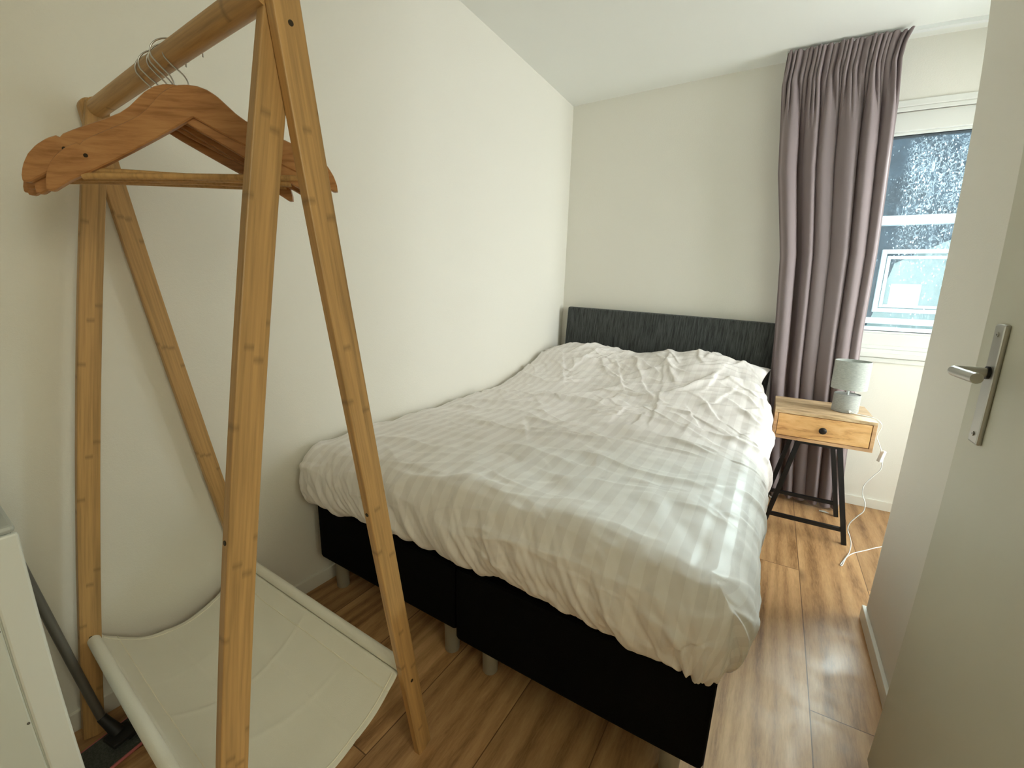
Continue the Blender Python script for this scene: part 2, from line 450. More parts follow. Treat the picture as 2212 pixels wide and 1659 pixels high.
bm = bmesh.new(); rect_frame(bm, WX0+.097, WX1-.097, WZ0+.100, WZ1-.107, .004, .045, .09); finish(bm, 'glazing_seal', BLACKM, win)
bm = bmesh.new(); rect_frame(bm, WX0-.055, WX1+.055, WZ0-.030, WZ1+.055, .055, -.012, .012, wt=.032, wb=.030)
rect_frame(bm, WX0-.022, WX1+.022, WZ0, WZ1+.022, .022, -.004, .012)
finish(bm, 'casing', WINP, win, bevel=.003)
finish(boxes((WX0-.07, WX1+.07, -.022, .012, WZ0-.048, WZ0-.022), (WX0-.06, WX1+.06, -.010, .012, WZ0-.078, WZ0-.05)), 'window_sill', WINP, win, bevel=.004)
finish(boxes((WX0+.10, WX1-.10, .066, .070, WZ0+.103, WZ1-.11)), 'glass_pane', GLASS, win)

win_added = struct(bpy.data.objects.new('bay_window_added', None)); COL.objects.link(win_added); win_added.location = (RX+.05, -.6, .06)  # unseen bay glazing, added so the left wall gets brighter
finish(boxes((RX+.01, RX+.08, -1.10, -1.03, .06, 2.22), (RX+.01, RX+.08, -.17, -.10, .06, 2.22), (RX+.01, RX+.08, -1.03, -.17, 2.15, 2.22), (RX+.01, RX+.08, -1.03, -.17, .06, .16)), 'window_frame', WINP, win_added, bevel=.003)
PLAIN = bpy.data.materials.new('clear_glass'); PLAIN.use_nodes = True
_t = PLAIN.node_tree; _t.nodes.clear(); _o = _t.nodes.new('ShaderNodeOutputMaterial'); _a = _t.nodes.new('ShaderNodeBsdfTransparent'); _g = _t.nodes.new('ShaderNodeBsdfGlossy'); _g.inputs['Roughness'].default_value = .02
_f = _t.nodes.new('ShaderNodeFresnel'); _x = _t.nodes.new('ShaderNodeMixShader'); _t.links.new(_f.outputs[0], _x.inputs[0]); _t.links.new(_a.outputs[0], _x.inputs[1]); _t.links.new(_g.outputs[0], _x.inputs[2]); _t.links.new(_x.outputs[0], _o.inputs['Surface'])
finish(boxes((RX+.045, RX+.049, -1.03, -.17, .16, 2.15)), 'glass_pane', PLAIN, win_added)

# ------------------------------------------------------------------ the house across (seen through the glass)
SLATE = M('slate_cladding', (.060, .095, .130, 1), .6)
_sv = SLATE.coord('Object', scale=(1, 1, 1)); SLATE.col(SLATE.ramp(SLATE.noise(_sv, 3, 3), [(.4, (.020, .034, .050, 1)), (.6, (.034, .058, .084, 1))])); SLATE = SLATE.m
LIT_PATCH = M('painted_lit_facade', (.25, .32, .32, 1), .8).m  # paler colour stands for light falling on the facade
WHT = M('white_frame_outside', (.52, .62, .66, 1), .5).m
BLIND = M('pale_blind', (.46, .56, .55, 1), .8).m
fac = thing('house', 'slate blue house across from the window with white band and white framed window', 'house', (3.2, 5.0, -.1))
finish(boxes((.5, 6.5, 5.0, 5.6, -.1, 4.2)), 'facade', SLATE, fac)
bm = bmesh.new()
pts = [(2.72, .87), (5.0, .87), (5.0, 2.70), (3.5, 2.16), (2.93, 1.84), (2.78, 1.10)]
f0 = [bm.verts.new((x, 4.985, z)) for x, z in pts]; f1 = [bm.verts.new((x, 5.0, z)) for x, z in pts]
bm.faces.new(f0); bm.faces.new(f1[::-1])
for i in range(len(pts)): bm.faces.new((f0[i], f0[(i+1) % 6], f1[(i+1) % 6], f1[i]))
finish(bm, 'lit_facade_patch', LIT_PATCH, fac)  # light on the facade put into colour, its diagonal edge into the outline
finish(boxes((.5, 6.5, 4.90, 5.0, 2.36, 2.49)), 'band', WHT, fac, bevel=.01)
finish(boxes((.5, 6.5, 4.85, 5.0, .87, .93), (.5, 6.5, 4.90, 5.0, .97, 1.06)), 'ledge', WHT, fac, bevel=.01)
bm = bmesh.new(); rect_frame(bm, 2.76, 3.62, 1.14, 2.03, .06, 4.93, 4.985); rect_frame(bm, 2.83, 3.55, 1.21, 1.94, .045, 4.95, 4.985)
finish(bm, 'window_frame', WHT, fac, bevel=.006)
finish(boxes((2.93, 3.28, 4.968, 4.98, 1.22, 1.55)), 'blind', BLIND, fac)

# ------------------------------------------------------------------ door leaf standing open against the partition
door = struct(bpy.data.objects.new('door_1', None)); COL.objects.link(door); door.location = (1.90, -2.74, 0)
finish(boxes((1.880, 1.920, -2.745, -1.905, .012, 2.13)), 'door_leaf', DOORP, door, bevel=.002)
bm = boxes((1.871, 1.8805, -2.026, -1.980, .948, 1.187))
plate = finish(bm, 'door_plate', BRUSH, door, bevel=.004)
for z in (.968, 1.167):
    bm = bmesh.new(); tube(bm, [(1.8715, -2.003, z), (1.8690, -2.003, z)], .0048, 16); s = finish(bm, 'screw', BRUSH, plate, auto=40)
    bm = bmesh.new(); tube(bm, [(1.8692, -2.003, z), (1.8688, -2.003, z)], .002, 8); finish(bm, 'screw_socket', BLACKM, plate, auto=40)
hz = 1.092
bm = bmesh.new()
tube(bm, [(1.871, -2.003, hz), (1.866, -2.003, hz)], .0125, 24); finish(bm, 'handle_collar', BLACKM, plate, auto=40)
bm = bmesh.new()
ph = smooth_path([(1.867, -2.003, hz), (1.850, -2.003, hz), (1.832, -2.003, hz), (1.820, -2.007, hz), (1.815, -2.018, hz), (1.815, -2.035, hz), (1.816, -2.07, hz), (1.819, -2.118, hz)], 6)
tube(bm, ph, .0098, 20); finish(bm, 'door_handle', BRUSH, door, auto=40)

# ------------------------------------------------------------------ curtain track and curtain
tr = finish(boxes((1.385, 3.0, -.126, -.098, 2.585, H)), 'curtain_track', WPLAST)
tag(tr, 'white curtain track running along the ceiling above the window', 'curtain rail')
def interp(z, pts):
    p = sorted(pts); return np.interp(z, [a for a, b in p], [b for a, b in p])
def curtain():
    nz, ns = 260, 620
    zt, zb = 2.588, .022
    zz = zt - (zt-zb)*np.linspace(0, 1, nz)**1.15
    s = np.linspace(0, 1, ns)
    Z, S = np.meshgrid(zz, s, indexing='ij')
    Lx = interp(Z, [(2.60, 1.390), (2.42, 1.378), (1.96, 1.412), (1.49, 1.480), (1.02, 1.512), (.8, 1.522), (.32, 1.56), (.02, 1.60)])
    Rx = interp(Z, [(2.60, 1.922), (2.45, 1.906), (2.25, 1.922), (1.8, 1.934), (1.5, 1.942), (1.05, 1.944), (.9, 1.95), (.02, 1.998)])
    big = sstep(2.52, 2.05, Z)                  # how far the folds have opened
    head = 1 - sstep(2.56, 2.30, Z)
    # large hanging folds, uneven
    warp = S + .020*np.sin(2*PI*S*2.3 + .6) + .012*np.sin(2*PI*S*5.1 + 1.0 + (2.6-Z)*.9) + .010*np.sin((2.6-Z)*1.4 + S*4)
    ph = 2*PI*6.0*warp + 0.4
    wv = np.sin(ph); wv = np.sign(wv)*np.abs(wv)**.72
    a_big = (.036 + .012*np.sin(S*9+1) + .012*(2.6-Z)/2.6) * big
    y = a_big*wv
    xsh = .014*np.cos(ph*1.0)*big*(1+.4*np.sin(S*17))
    # header pleats
    ph2 = 2*PI*23*(S + .010*np.sin(2*PI*S*3.7) + .006*np.sin(2*PI*S*9.1+2))
    p2 = np.sin(ph2); p2 = np.sign(p2)*np.abs(p2)**.6
    fade = sstep(2.15, 2.46, Z)
    y += (.013+.005*np.sin(2*PI*S*4.3))*p2*fade
    xsh += .003*np.cos(ph2)*fade
    # pinches where the tape gathers the folds, about 10 cm below the top
    pin = np.exp(-((Z-2.45)/.035)**2)*np.clip(np.sin(2*PI*13*S+.5), 0, 1)**2
    y -= .012*pin
    # mid frequency
    y += .006*np.sin(2*PI*15*warp+1.3+(2.6-Z)*.5)*big*np.exp(-(2.6-Z)/1.2)
    flare = .02*np.exp(-((Z-2.6)/.05)**2)
    X = Lx + (Rx-Lx)*S + xsh*(np.minimum(S, 1-S)*10).clip(0, 1) + flare*S**8
    Y = -.150 + y - .03*sstep(.6, 0, Z)*0
    Z2 = Z + .004*np.sin(ph2*.5)*(Z > 2.57) + .006*np.sin(ph)*(Z < .1)
    return np.stack([X, Y, Z2], -1)
ct = thing('curtain', 'long taupe curtain with gathered header hanging left of the window', 'curtain', (1.75, -.135, .02))
Vc = curtain()
grid_mesh('curtain_panel', Vc, CURT, ct, solid=.002)
for i in (60, 150, 240, 330):
    p = Vc[-1, i]
    bm = bmesh.new(); tube(bm, [(p[0]-.02, p[1]-.004, .018), (p[0]-.008, p[1]-.004, .009), (p[0]+.008, p[1]-.004, .009), (p[0]+.02, p[1]-.004, .018)], .004, 8)
    finish(bm, 'hem_tab', LINING, ct, auto=60)

# ------------------------------------------------------------------ bed
bed = thing('bed', 'black box spring bed with charcoal headboard in the corner', 'bed', (.78, -1.2, 0))
finish(boxes((.070, .762, -2.282, -.10, .168, .402)), 'base_box', BASEF, bed, bevel=.012)
finish(boxes((.768, 1.493, -2.292, -.10, .150, .402)), 'base_box', BASEF, bed, bevel=.012)
for x in (.095, .685, .845, 1.415):
    for y in (-2.205, -.22):
        bm = bmesh.new(); lathe(bm, [(0, 0), (.022, 0), (.025, .004), (.027, .17), (0, .17)], (x, y, 0), 24)
        finish(bm, 'leg', LEGP, bed, auto=40)
bm = boxes((-.715, .715, -.035, .035, -.55, .55))
hb = finish(bm, 'headboard', HEADF, bed, bevel=.012, loc=(.796, -.047, .567), rot=(0, .0405, 0))
mt = finish(boxes((.085, 1.47, -2.25, -.10, .404, .585)), 'mattress', MATF, bevel=.04)
tag(mt, 'dark mattress on the bed base under the duvet', 'mattress')

def pillow(name, c, sx, sy, sz, rz, label, group):
    n = 60
    u = np.linspace(-1, 1, n); U, W_ = np.meshgrid(u, u, indexing='ij')
    rim = (1-np.abs(U)**2.4).clip(0)**.55*(1-np.abs(W_)**2.4).clip(0)**.55
    pinch = 1 - .10*(1-np.abs(W_)**2)*np.abs(U)**4
    pinch2 = 1 - .10*(1-np.abs(U)**2)*np.abs(W_)**4
    X = U*sx*pinch; Y = W_*sy*pinch2
    dz = .006*pn(U*3+c[0]*9, W_*3) + .004*pn(U*8, W_*8+c[0])
    top = np.stack([X, Y, rim*sz+dz+.30*Y], -1); bot = np.stack([X, Y, -rim*sz*1.6-.001+.30*Y], -1)
    cz, sn = math.cos(rz), math.sin(rz)
    out = []
    for A in (top, bot):
        x = A[..., 0]*cz - A[..., 1]*sn; y = A[..., 0]*sn + A[..., 1]*cz
        out.append(np.stack([x+c[0], y+c[1], A[..., 2]+c[2]], -1))
    bm = bmesh.new()
    for k, A in enumerate(out):
        vs = [[bm.verts.new(tuple(A[i, j])) for j in range(n)] for i in range(n)]
        for i in range(n-1):
            for j in range(n-1):
                f = (vs[i][j], vs[i+1][j], vs[i+1][j+1], vs[i][j+1]); bm.faces.new(f if k == 0 else f[::-1])
    bmesh.ops.remove_doubles(bm, verts=bm.verts, dist=.0035)
    o = finish(bm, name, PILL, smooth=True)
    return tag(o, label, 'pillow', group)
PILL = duvet_mat('white_pillowcase')
pillow('pillow', (.395, -.325, .745), .345, .20, .080, .02, 'white pillow under the duvet at the wall side of the bed', 'pillows at the headboard')
pillow('pillow', (1.152, -.325, .748), .368, .20, .082, -.02, 'white pillow with its corner poking out beside the curtain', 'pillows at the headboard')

def duvet():
    xL, yF = .075, -2.205
    # cloth coordinates
    nl, nx, nr = 26, 370, 90
    aL = np.linspace(.37, 0, nl, endpoint=False); ax = np.linspace(0, 1, nx); aR = np.linspace(0, .37, nr+1)[1:]
    yH = -.165
    ny, nf = 540, 110
    ay = np.linspace(0, 1, ny); aF = np.linspace(0, .37, nf+1)[1:]
    oL = np.concatenate([aL, np.zeros(nx+nr)]); fx = np.concatenate([np.zeros(nl), ax, np.ones(nr)]); oR = np.concatenate([np.zeros(nl+nx), aR])
    fy = np.concatenate([ay, np.ones(nf)]); oF = np.concatenate([np.zeros(ny), aF])
    FX, FY = np.meshgrid(fx, fy, indexing='ij'); OL, OF = np.meshgrid(oL, oF, indexing='ij'); OR, _ = np.meshgrid(oR, oF, indexing='ij')
    Yb = yH + (yF-yH)*FY
    xR = 1.425 - .105*sstep(-.75, -.22, Yb) - .012*sstep(-1.0, -1.9, Yb)
    Xb = xL + (xR-xL)*FX
    OX = np.where(OR > 0, OR, OL); sx = np.where(OR > 0, 1.0, -1.0)
    d = np.maximum(OX, OF)
    n2 = np.sqrt(OX**2 + OF**2) + 1e-9
    ux = OX/n2*sx; uy = -OF/n2
    pd = [0, .04, .08, .12, .16, .20, .24, .28, .315, .34, .37]
    po = [0, .040, .076, .105, .125, .134, .133, .124, .108, .088, .055]
    pz = [0, .004, .018, .045, .080, .118, .158, .197, .228, .243, .240]
    off = np.interp(d, pd, po); drop = np.interp(d, pd, pz)
    side_l = np.where(OL > 0, np.clip(OL/(n2), 0, 1), 0)
    offx = off*np.where(sx < 0, .42, 1.0)
    X = Xb + ux*offx; Y = Yb + uy*off
    # top height
    h = .642 + .032*np.sin(PI*FX)**.6
    crest = np.interp(Xb, [0, .07, .18, .41, .60, .72, .90, 1.08, 1.25, 1.37, 1.45], [.84, .853, .868, .860, .828, .822, .855, .877, .876, .855, .838])
    prof = np.interp(-Yb, [0, .12, .20, .30, .42, .55, .70, .85, 1.0, 1.2, 3], [.55, .88, 1.0, .97, .84, .62, .38, .20, .10, .03, 0])
    k = np.ones(9)/9
    h = h + (crest-.66)*prof
    h += .010*pn(Xb*2.2+3, Yb*2.2) + .006*pn(Xb*5, Yb*5+2)
    h -= .010*sstep(1.0, 1.42, Xb)*sstep(-.7, -1.2, Yb)
    hem = .010*pn(Xb*3.1+OX*2, Yb*3.1+7) + .006*pn((Xb-Yb)*11, 0*Xb+2)
    shorter = sstep(-.9, -.3, Yb)*.35*np.where(OR > 0, 1, 0)
    Z = h - drop*(1-shorter) + hem*sstep(.1, .3, d)
    V = np.stack([X, Y, Z], -1)
    # smooth base before wrinkling
    for _ in range(6):
        W = V.copy(); W[1:-1, 1:-1] = (V[:-2, 1:-1] + V[2:, 1:-1] + V[1:-1, :-2] + V[1:-1, 2:] + 2*V[1:-1, 1:-1])/6; V = W
    du = np.gradient(V, axis=0); dv = np.gradient(V, axis=1)
    Nn = np.cross(dv, du); Nn /= np.linalg.norm(Nn, axis=2, keepdims=True) + 1e-9
    if Nn[len(aL)+nx//2, ny//2, 2] < 0: Nn = -Nn
    CX = Xb + OX*sx; CY = Yb - OF
    # --- wrinkles
    wx = CX + .10*pn(CX*2.3, CY*2.3+9); wy = CY + .10*pn(CX*2.3+5, CY*2.3)
    def crease(theta, spacing, wid, seed, thr, wob=.05):
        """long broken fold lines running at angle theta, none of them closed"""
        ct_, st_ = math.cos(theta), math.sin(theta)
        along = wx*ct_ + wy*st_; across = -wx*st_ + wy*ct_ + wob*pn(wx*2.6+seed, wy*2.6-seed) + .35*wob*pn(wx*8+seed, wy*8)
        ph = across/spacing; k_ = np.floor(ph); jit = np.sin(k_*12.9898+seed*3.1)*.22
        ds = (ph-k_-.5-jit)*spacing
        m_ = sstep(thr, thr+.22, pn(along*2.4+k_*3.7+seed, k_*1.31+seed*.7))
        lop = np.where(ds > 0, wid, wid*2.6)
        return m_*np.exp(-(ds/lop)**2)
    headz = sstep(-1.7, -.75, CY)
    foot = sstep(-1.5, -2.1, CY)
    D = .0095*crease(.15, .17, .010, 1.3, -.05)*(.5+.5*(1-foot)) + .0055*crease(-.25, .11, .008, 4.7, .0)*(.4+.6*headz)
    D += .0090*crease(1.15, .16, .010, 8.1, .05)*headz + .0080*crease(2.05, .19, .011, 12.6, .05)*headz + .0060*crease(.7, .13, .008, 17.2, .02)*(.25+.75*headz)
    D = D*1.25 + .0060*crease(.35, .085, .006, 41.3, .02)*(.3+.7*headz) + .0055*crease(-.6, .12, .007, 53.2, .05)*(.3+.7*headz) + .0055*crease(.05, .075, .006, 61.2, .10)*(1-foot*.5)
    D += .0055*crease(2.5, .09, .006, 23.9, .04)*headz + .0060*crease(1.35, .15, .014, 29.4, -.1, .08)*foot
    D += .012*pn(wx*3.6, wy*6.5+3) + .006*pn(wx*8+5, wy*12) + .0022*pn(wx*19, wy*26)
    # hanging folds on the foot and the side
    hang = sstep(.02, .26, d)
    lean = .55
    qf = CX - lean*OF*1.0
    fold = .5*pn(qf*13, OF*1.5+4) + .40*pn(qf*27+9, OF*2.2) + .26*pn(qf*50+2, OF*3)
    qr = CY - .2*OR
    foldr = .55*pn(qr*10+40, OR*1.2) + .3*pn(qr*23+9, OR*2)
    wF = np.where(OF >= OX, 1, 0)*1.0; 
    D += hang*(wF*.026*fold + (1-wF)*.016*foldr)
    # long drag lines from the foot edge up the bed
    ft = sstep(-1.7, -2.15, CY)*(1-hang)
    D += ft*.012*pn((CX+.9*(CY+2.2)*.6)*9, CY*2.0+1)
    # individual creases
    cr = [(.568,-1.567,.765,-1.869,.010),(.924,-1.946,1.142,-1.929,.009),(1.142,-1.929,1.333,-1.914,.008),(.712,-1.46,.779,-1.239,.012),(.779,-1.239,.84,-.907,.012),
          (.929,-1.121,.924,-1.433,.012),(1.037,-1.431,1.03,-1.164,.011),(1.094,-1.389,1.0,-.708,.014),(1.0,-.708,.93,-.40,.012),(1.16,-.939,1.29,-1.273,.012),
          (1.29,-1.273,1.429,-1.256,.010),(.522,-1.602,.723,-1.283,.010),(.493,-1.904,.573,-1.563,.009),(.859,-1.888,.977,-1.831,.008),(1.26,-1.48,1.50,-1.528,.010),
          (1.296,-1.241,1.50,-1.291,.009),(1.035,-2.045,1.359,-1.914,.010),(1.359,-1.914,1.50,-2.001,.009),(1.339,-1.037,1.48,-1.089,.010),
          (.60,-.35,.86,-.95,.014),(.45,-.30,.40,-.80,.012),(.20,-.35,.50,-.95,.012),(.30,-1.2,.75,-.98,.011),(.15,-1.5,.62,-1.12,.010),(.1,-1.9,.45,-1.42,.008),
          (1.30,-.30,1.20,-.80,.012),(1.20,-.80,1.38,-1.12,.012),(1.38,-.55,1.25,-.95,.010),(.80,-.55,1.02,-.98,.012),(.62,-.75,1.15,-1.02,.010)]
    for x0, y0, x1, y1, hh in cr:
        ex, ey = x1-x0, y1-y0; L2 = ex*ex+ey*ey
        wob = .012*pn(CX*14+x0*7, CY*14)
        t = (((CX-x0)*ex + (CY-y0)*ey)/L2)
        tc = t.clip(0, 1)
        dist = ((CX-x0-tc*ex)*(-ey) + (CY-y0-tc*ey)*ex)/math.sqrt(L2) + wob
        end = np.hypot(CX-x0-tc*ex, CY-y0-tc*ey)
        far = np.exp(-((end-np.abs(dist)).clip(0)/.03)**2)
        lens = np.sin(PI*np.clip(tc*.9+.05, 0, 1))
        D += hh*.42*lens*far*(np.exp(-(np.where(dist > 0, dist/.007, dist/.024))**2) - .35*np.exp(-((dist-.020)/.013)**2))
    # corner tuck at the foot
    cd = np.hypot(CX-1.60, CY+2.42)
    D -= .018*np.exp(-((CX-CY-3.95-.1*np.sin(OF*20))/.012)**2)*sstep(.16, .3, d)*(cd < .4)
    V = V + Nn*D[..., None]
    V[..., 0] = np.maximum(V[..., 0], .025*(1+V[..., 1]/3.0)+.008)
    uv = np.stack([CX, CY], -1)
    return V, uv
Vd, uvd = duvet()
dv = grid_mesh('duvet', Vd, DUVET, uv=uvd)
tag(dv, 'crumpled white duvet with woven satin stripes spread over the whole bed', 'duvet')

# ------------------------------------------------------------------ bedside table
NX0, NX1, NY0, NY1 = 1.564, 1.996, -.615, -.236
nt = thing('nightstand', 'small mango wood bedside table with drawer on black metal legs', 'bedside table', ((NX0+NX1)/2, -.43, 0))
finish(boxes((NX0, NX1, NY0, NY1, .650, .666)), 'table_top', MTOP, nt, bevel=.002)
finish(boxes((NX0, NX1, NY0, NY1, .513, .529), (NX0, NX0+.016, NY0, NY1, .529, .650), (NX1-.016, NX1, NY0, NY1, .529, .650), (NX0+.016, NX1-.016, NY1-.012, NY1, .529, .650)), 'carcass', MCASE, nt, bevel=.0015)
dr = finish(boxes((NX0+.0185, NX1-.0185, NY0+.002, NY0+.02, .5315, .6475), (NX0+.022, NX1-.022, NY0+.02, NY1-.03, .535, .60)), 'drawer', MFRONT, nt, bevel=.0012)
bm = bmesh.new(); tube(bm, [(1.781, y, .589) for y in (NY0+.002, NY0-.010, NY0-.012, NY0-.020, NY0-.026, NY0-.029)], .01, 28, radii=[.006, .006, .0145, .0175, .0155, .008])
finish(bm, 'knob', KNOB, dr, auto=50)
def sqbar(bm, p, q, s, up=(0, 1, 0)):
    p, q = Vector(p), Vector(q); d = (q-p).normalized(); a = Vector(up); a = (a-d*a.dot(d)).normalized(); b = d.cross(a)
    r = [[bm.verts.new(c + a*s*i + b*s*j) for i, j in ((-1, -1), (1, -1), (1, 1), (-1, 1))] for c in (p, q)]
    for k in range(4): bm.faces.new((r[0][k], r[0][(k+1) % 4], r[1][(k+1) % 4], r[1][k]))
    bm.faces.new(r[0][::-1]); bm.faces.new(r[1])
xt0, xt1, xb0, xb1 = 1.690, 1.867, 1.594, 1.965
for y in (-.604, -.262):
    for xt, xb_ in ((xt0, xb0), (xt1, xb1)):
        bm = bmesh.new(); sqbar(bm, (xt, y, .513), (xb_, y, .0), .011); finish(bm, 'leg', BLACKM, nt)
    zb_ = .078; k = zb_/.513
    bm = bmesh.new(); sqbar(bm, (xb0+(xt0-xb0)*k, y, zb_), (xb1+(xt1-xb1)*k, y, zb_), .0095); finish(bm, 'crossbar', BLACKM, nt)
    bm = bmesh.new(); sqbar(bm, (xt0-.01, y, .506), (xt1+.01, y, .506), .006); finish(bm, 'top_rail', BLACKM, nt)

# ------------------------------------------------------------------ lamp
LX, LY, LZ = 1.8805, -.435, .666
lp = thing('table_lamp', 'grey fabric table lamp standing on the mango wood bedside table', 'lamp', (LX, LY, LZ))
bm = bmesh.new(); lathe(bm, [(0, .001), (.057, .001), (.059, .003), (.059, .0925), (.058, .0945), (.055, .0935), (.0535, .089), (0, .089)], (LX, LY, LZ), 64); finish(bm, 'lamp_base', LINEN2, lp, auto=35)
bm = bmesh.new(); lathe(bm, [(.0065, .089), (.0065, .15), (0, .15)], (LX, LY, LZ), 20); finish(bm, 'stem', WPLAST, lp, auto=40)
bm = bmesh.new(); lathe(bm, [(.0785, .122), (.0785, .268), (.0775, .2685), (.0765, .268), (.0765, .122), (.0775, .1215)], (LX, LY, LZ), 72, closed=True)
sh = finish(bm, 'lamp_shade', LINEN, lp, auto=35)
bm = bmesh.new()
for a in (0, 2*PI/3, 4*PI/3): tube(bm, [(LX+.008*math.cos(a), LY+.008*math.sin(a), LZ+.150), (LX+.0768*math.cos(a), LY+.0768*math.sin(a), LZ+.245)], .0012, 6)
finish(bm, 'shade_spider', WPLAST, sh, auto=60)
bm = bmesh.new(); lathe(bm, [(0, .15), (.013, .152), (.022, .175), (.020, .192), (.012, .205), (0, .208)], (LX, LY, LZ), 24); finish(bm, 'bulb', M('frosted_bulb', (.8, .8, .78, 1), .4).m, lp, smooth=True)
cord = [(1.893, -.494, .681), (1.905, -.499, .676), (1.935, -.500, .6700), (1.965, -.513, .6695), (1.988, -.535, .6695), (2.001, -.552, .668), (2.018, -.556, .652), (2.024, -.548, .632), (2.020, -.54, .606), (2.018, -.53, .574), (2.032, -.52, .545), (2.045, -.52, .515), (2.060, -.52, .480),
        (2.063, -.52, .434), (2.061, -.52, .406), (2.032, -.525, .359), (2.008, -.53, .310), (2.010, -.535, .264), (2.026, -.54, .225), (2.026, -.55, .183), (2.003, -.56, .151), (1.977, -.575, .112),
        (1.971, -.59, .080), (1.981, -.61, .056), (1.987, -.64, .030), (1.978, -.69, .006), (1.952, -.765, .003), (1.928, -.832, .003), (1.934, -.836, .003), (1.961, -.745, .003), (1.998, -.679, .003), (2.046, -.625, .003), (2.100, -.562, .003), (2.16, -.49, .003), (2.25, -.30, .003), (2.33, -.06, .003)]
bm = bmesh.new(); tube(bm, smooth_path(cord, 6), .0023, 8); cd_ = finish(bm, 'power_cord', WPLAST, lp, smooth=True)
bm = bmesh.new(); tube(bm, [(1.893, -.4935, .681), (1.896, -.501, .679)], .006, 12); finish(bm, 'cord_grommet', WPLAST, lp, auto=50)
bm = boxes((-.0075, .0075, -.011, .011, -.030, .030)); sw = finish(bm, 'cord_switch', WPLAST, lp, bevel=.003, loc=(2.054, -.52, .478), rot=(0, .22, .5))

# ------------------------------------------------------------------ clothes rack
RK = (.43, -2.76, 0)
rack = thing('clothes_rack', 'bamboo clothes rack of two A frames with a round rail beside the wall', 'clothes rack', RK)
def leg(p, q, xi, xo, m, wd=.046, holes=()):
    """flat board from foot p=(y,0) to top q=(y,z), rounded at the top"""
    p3, q3 = Vector(((xi+xo)/2, p, 0)), Vector(((xi+xo)/2, q[0], q[1]))
    L = (q3-p3).length; ang = math.atan2(q3.y-p3.y, q3.z-p3.z); t = abs(xo-xi)/2 - .0002; hw = wd/2
    out = [(-hw, hw*math.tan(ang)), (hw, -hw*math.tan(ang))]
    cz = L
    out += [(hw*math.cos(a), cz + hw*math.sin(a)) for a in np.linspace(0, PI, 13)]
    bm = bmesh.new()
    A = [bm.verts.new((-t, y, z)) for y, z in out]; B = [bm.verts.new((t, y, z)) for y, z in out]
    bm.faces.new(A); bm.faces.new(B[::-1]); n = len(out)
    for i in range(n): bm.faces.new((A[i], B[i], B[(i+1) % n], A[(i+1) % n]))
    o = finish(bm, 'leg', m, rack, bevel=.0022, loc=p3, rot=(-ang, 0, 0))
    for z, side in holes:
        bm = bmesh.new()
        if side == 'x': tube(bm, [(t-.001, 0, z), (t+.0008, 0, z)], .0042, 14)
        else: tube(bm, [(0, -hw+.001, z), (0, -hw-.0008, z)], .0042, 14)
        b = finish(bm, 'screw', BOLT, None); b.parent = o
    return o
leg(-3.005, (-2.752, 1.630), .800, .820, BAM[0], holes=((.83, 'y'),))
leg(-2.508, (-2.757, 1.630), .8202, .8402, BAM[1], holes=((1.61, 'x'), (.268, 'x'), (.775, 'y')))
leg(-3.003, (-2.770, 1.630), .050, .070, BAM[2], holes=((.30, 'x'),))
leg(-2.500, (-2.778, 1.630), .0296, .0496, BAM[3], holes=((.50, 'x'),))
bm = bmesh.new(); tube(bm, [(.0, 0, 0), (0, 0, .7695)], .0205, 40)
rl = finish(bm, 'rail', BAM[2], rack, auto=40, loc=(.0502, -2.771, 1.628), rot=(0, PI/2, -.0-.006))
FB0, FB1, RB0, RB1 = Vector((.045, -2.955, .285)), Vector((.815, -2.985, .285)), Vector((.045, -2.548, .296)), Vector((.815, -2.552, .296))
for a, b in ((FB0, FB1), (RB0, RB1)):
    L = (b-a).length
    bm = bmesh.new(); tube(bm, [(0, 0, 0), (0, 0, L)], .011, 24)
    dvec = (b-a).normalized()
    o = finish(bm, 'shelf_bar', BAM[0], rack, auto=40, loc=a, rot=dvec.to_track_quat('Z', 'Y').to_euler())
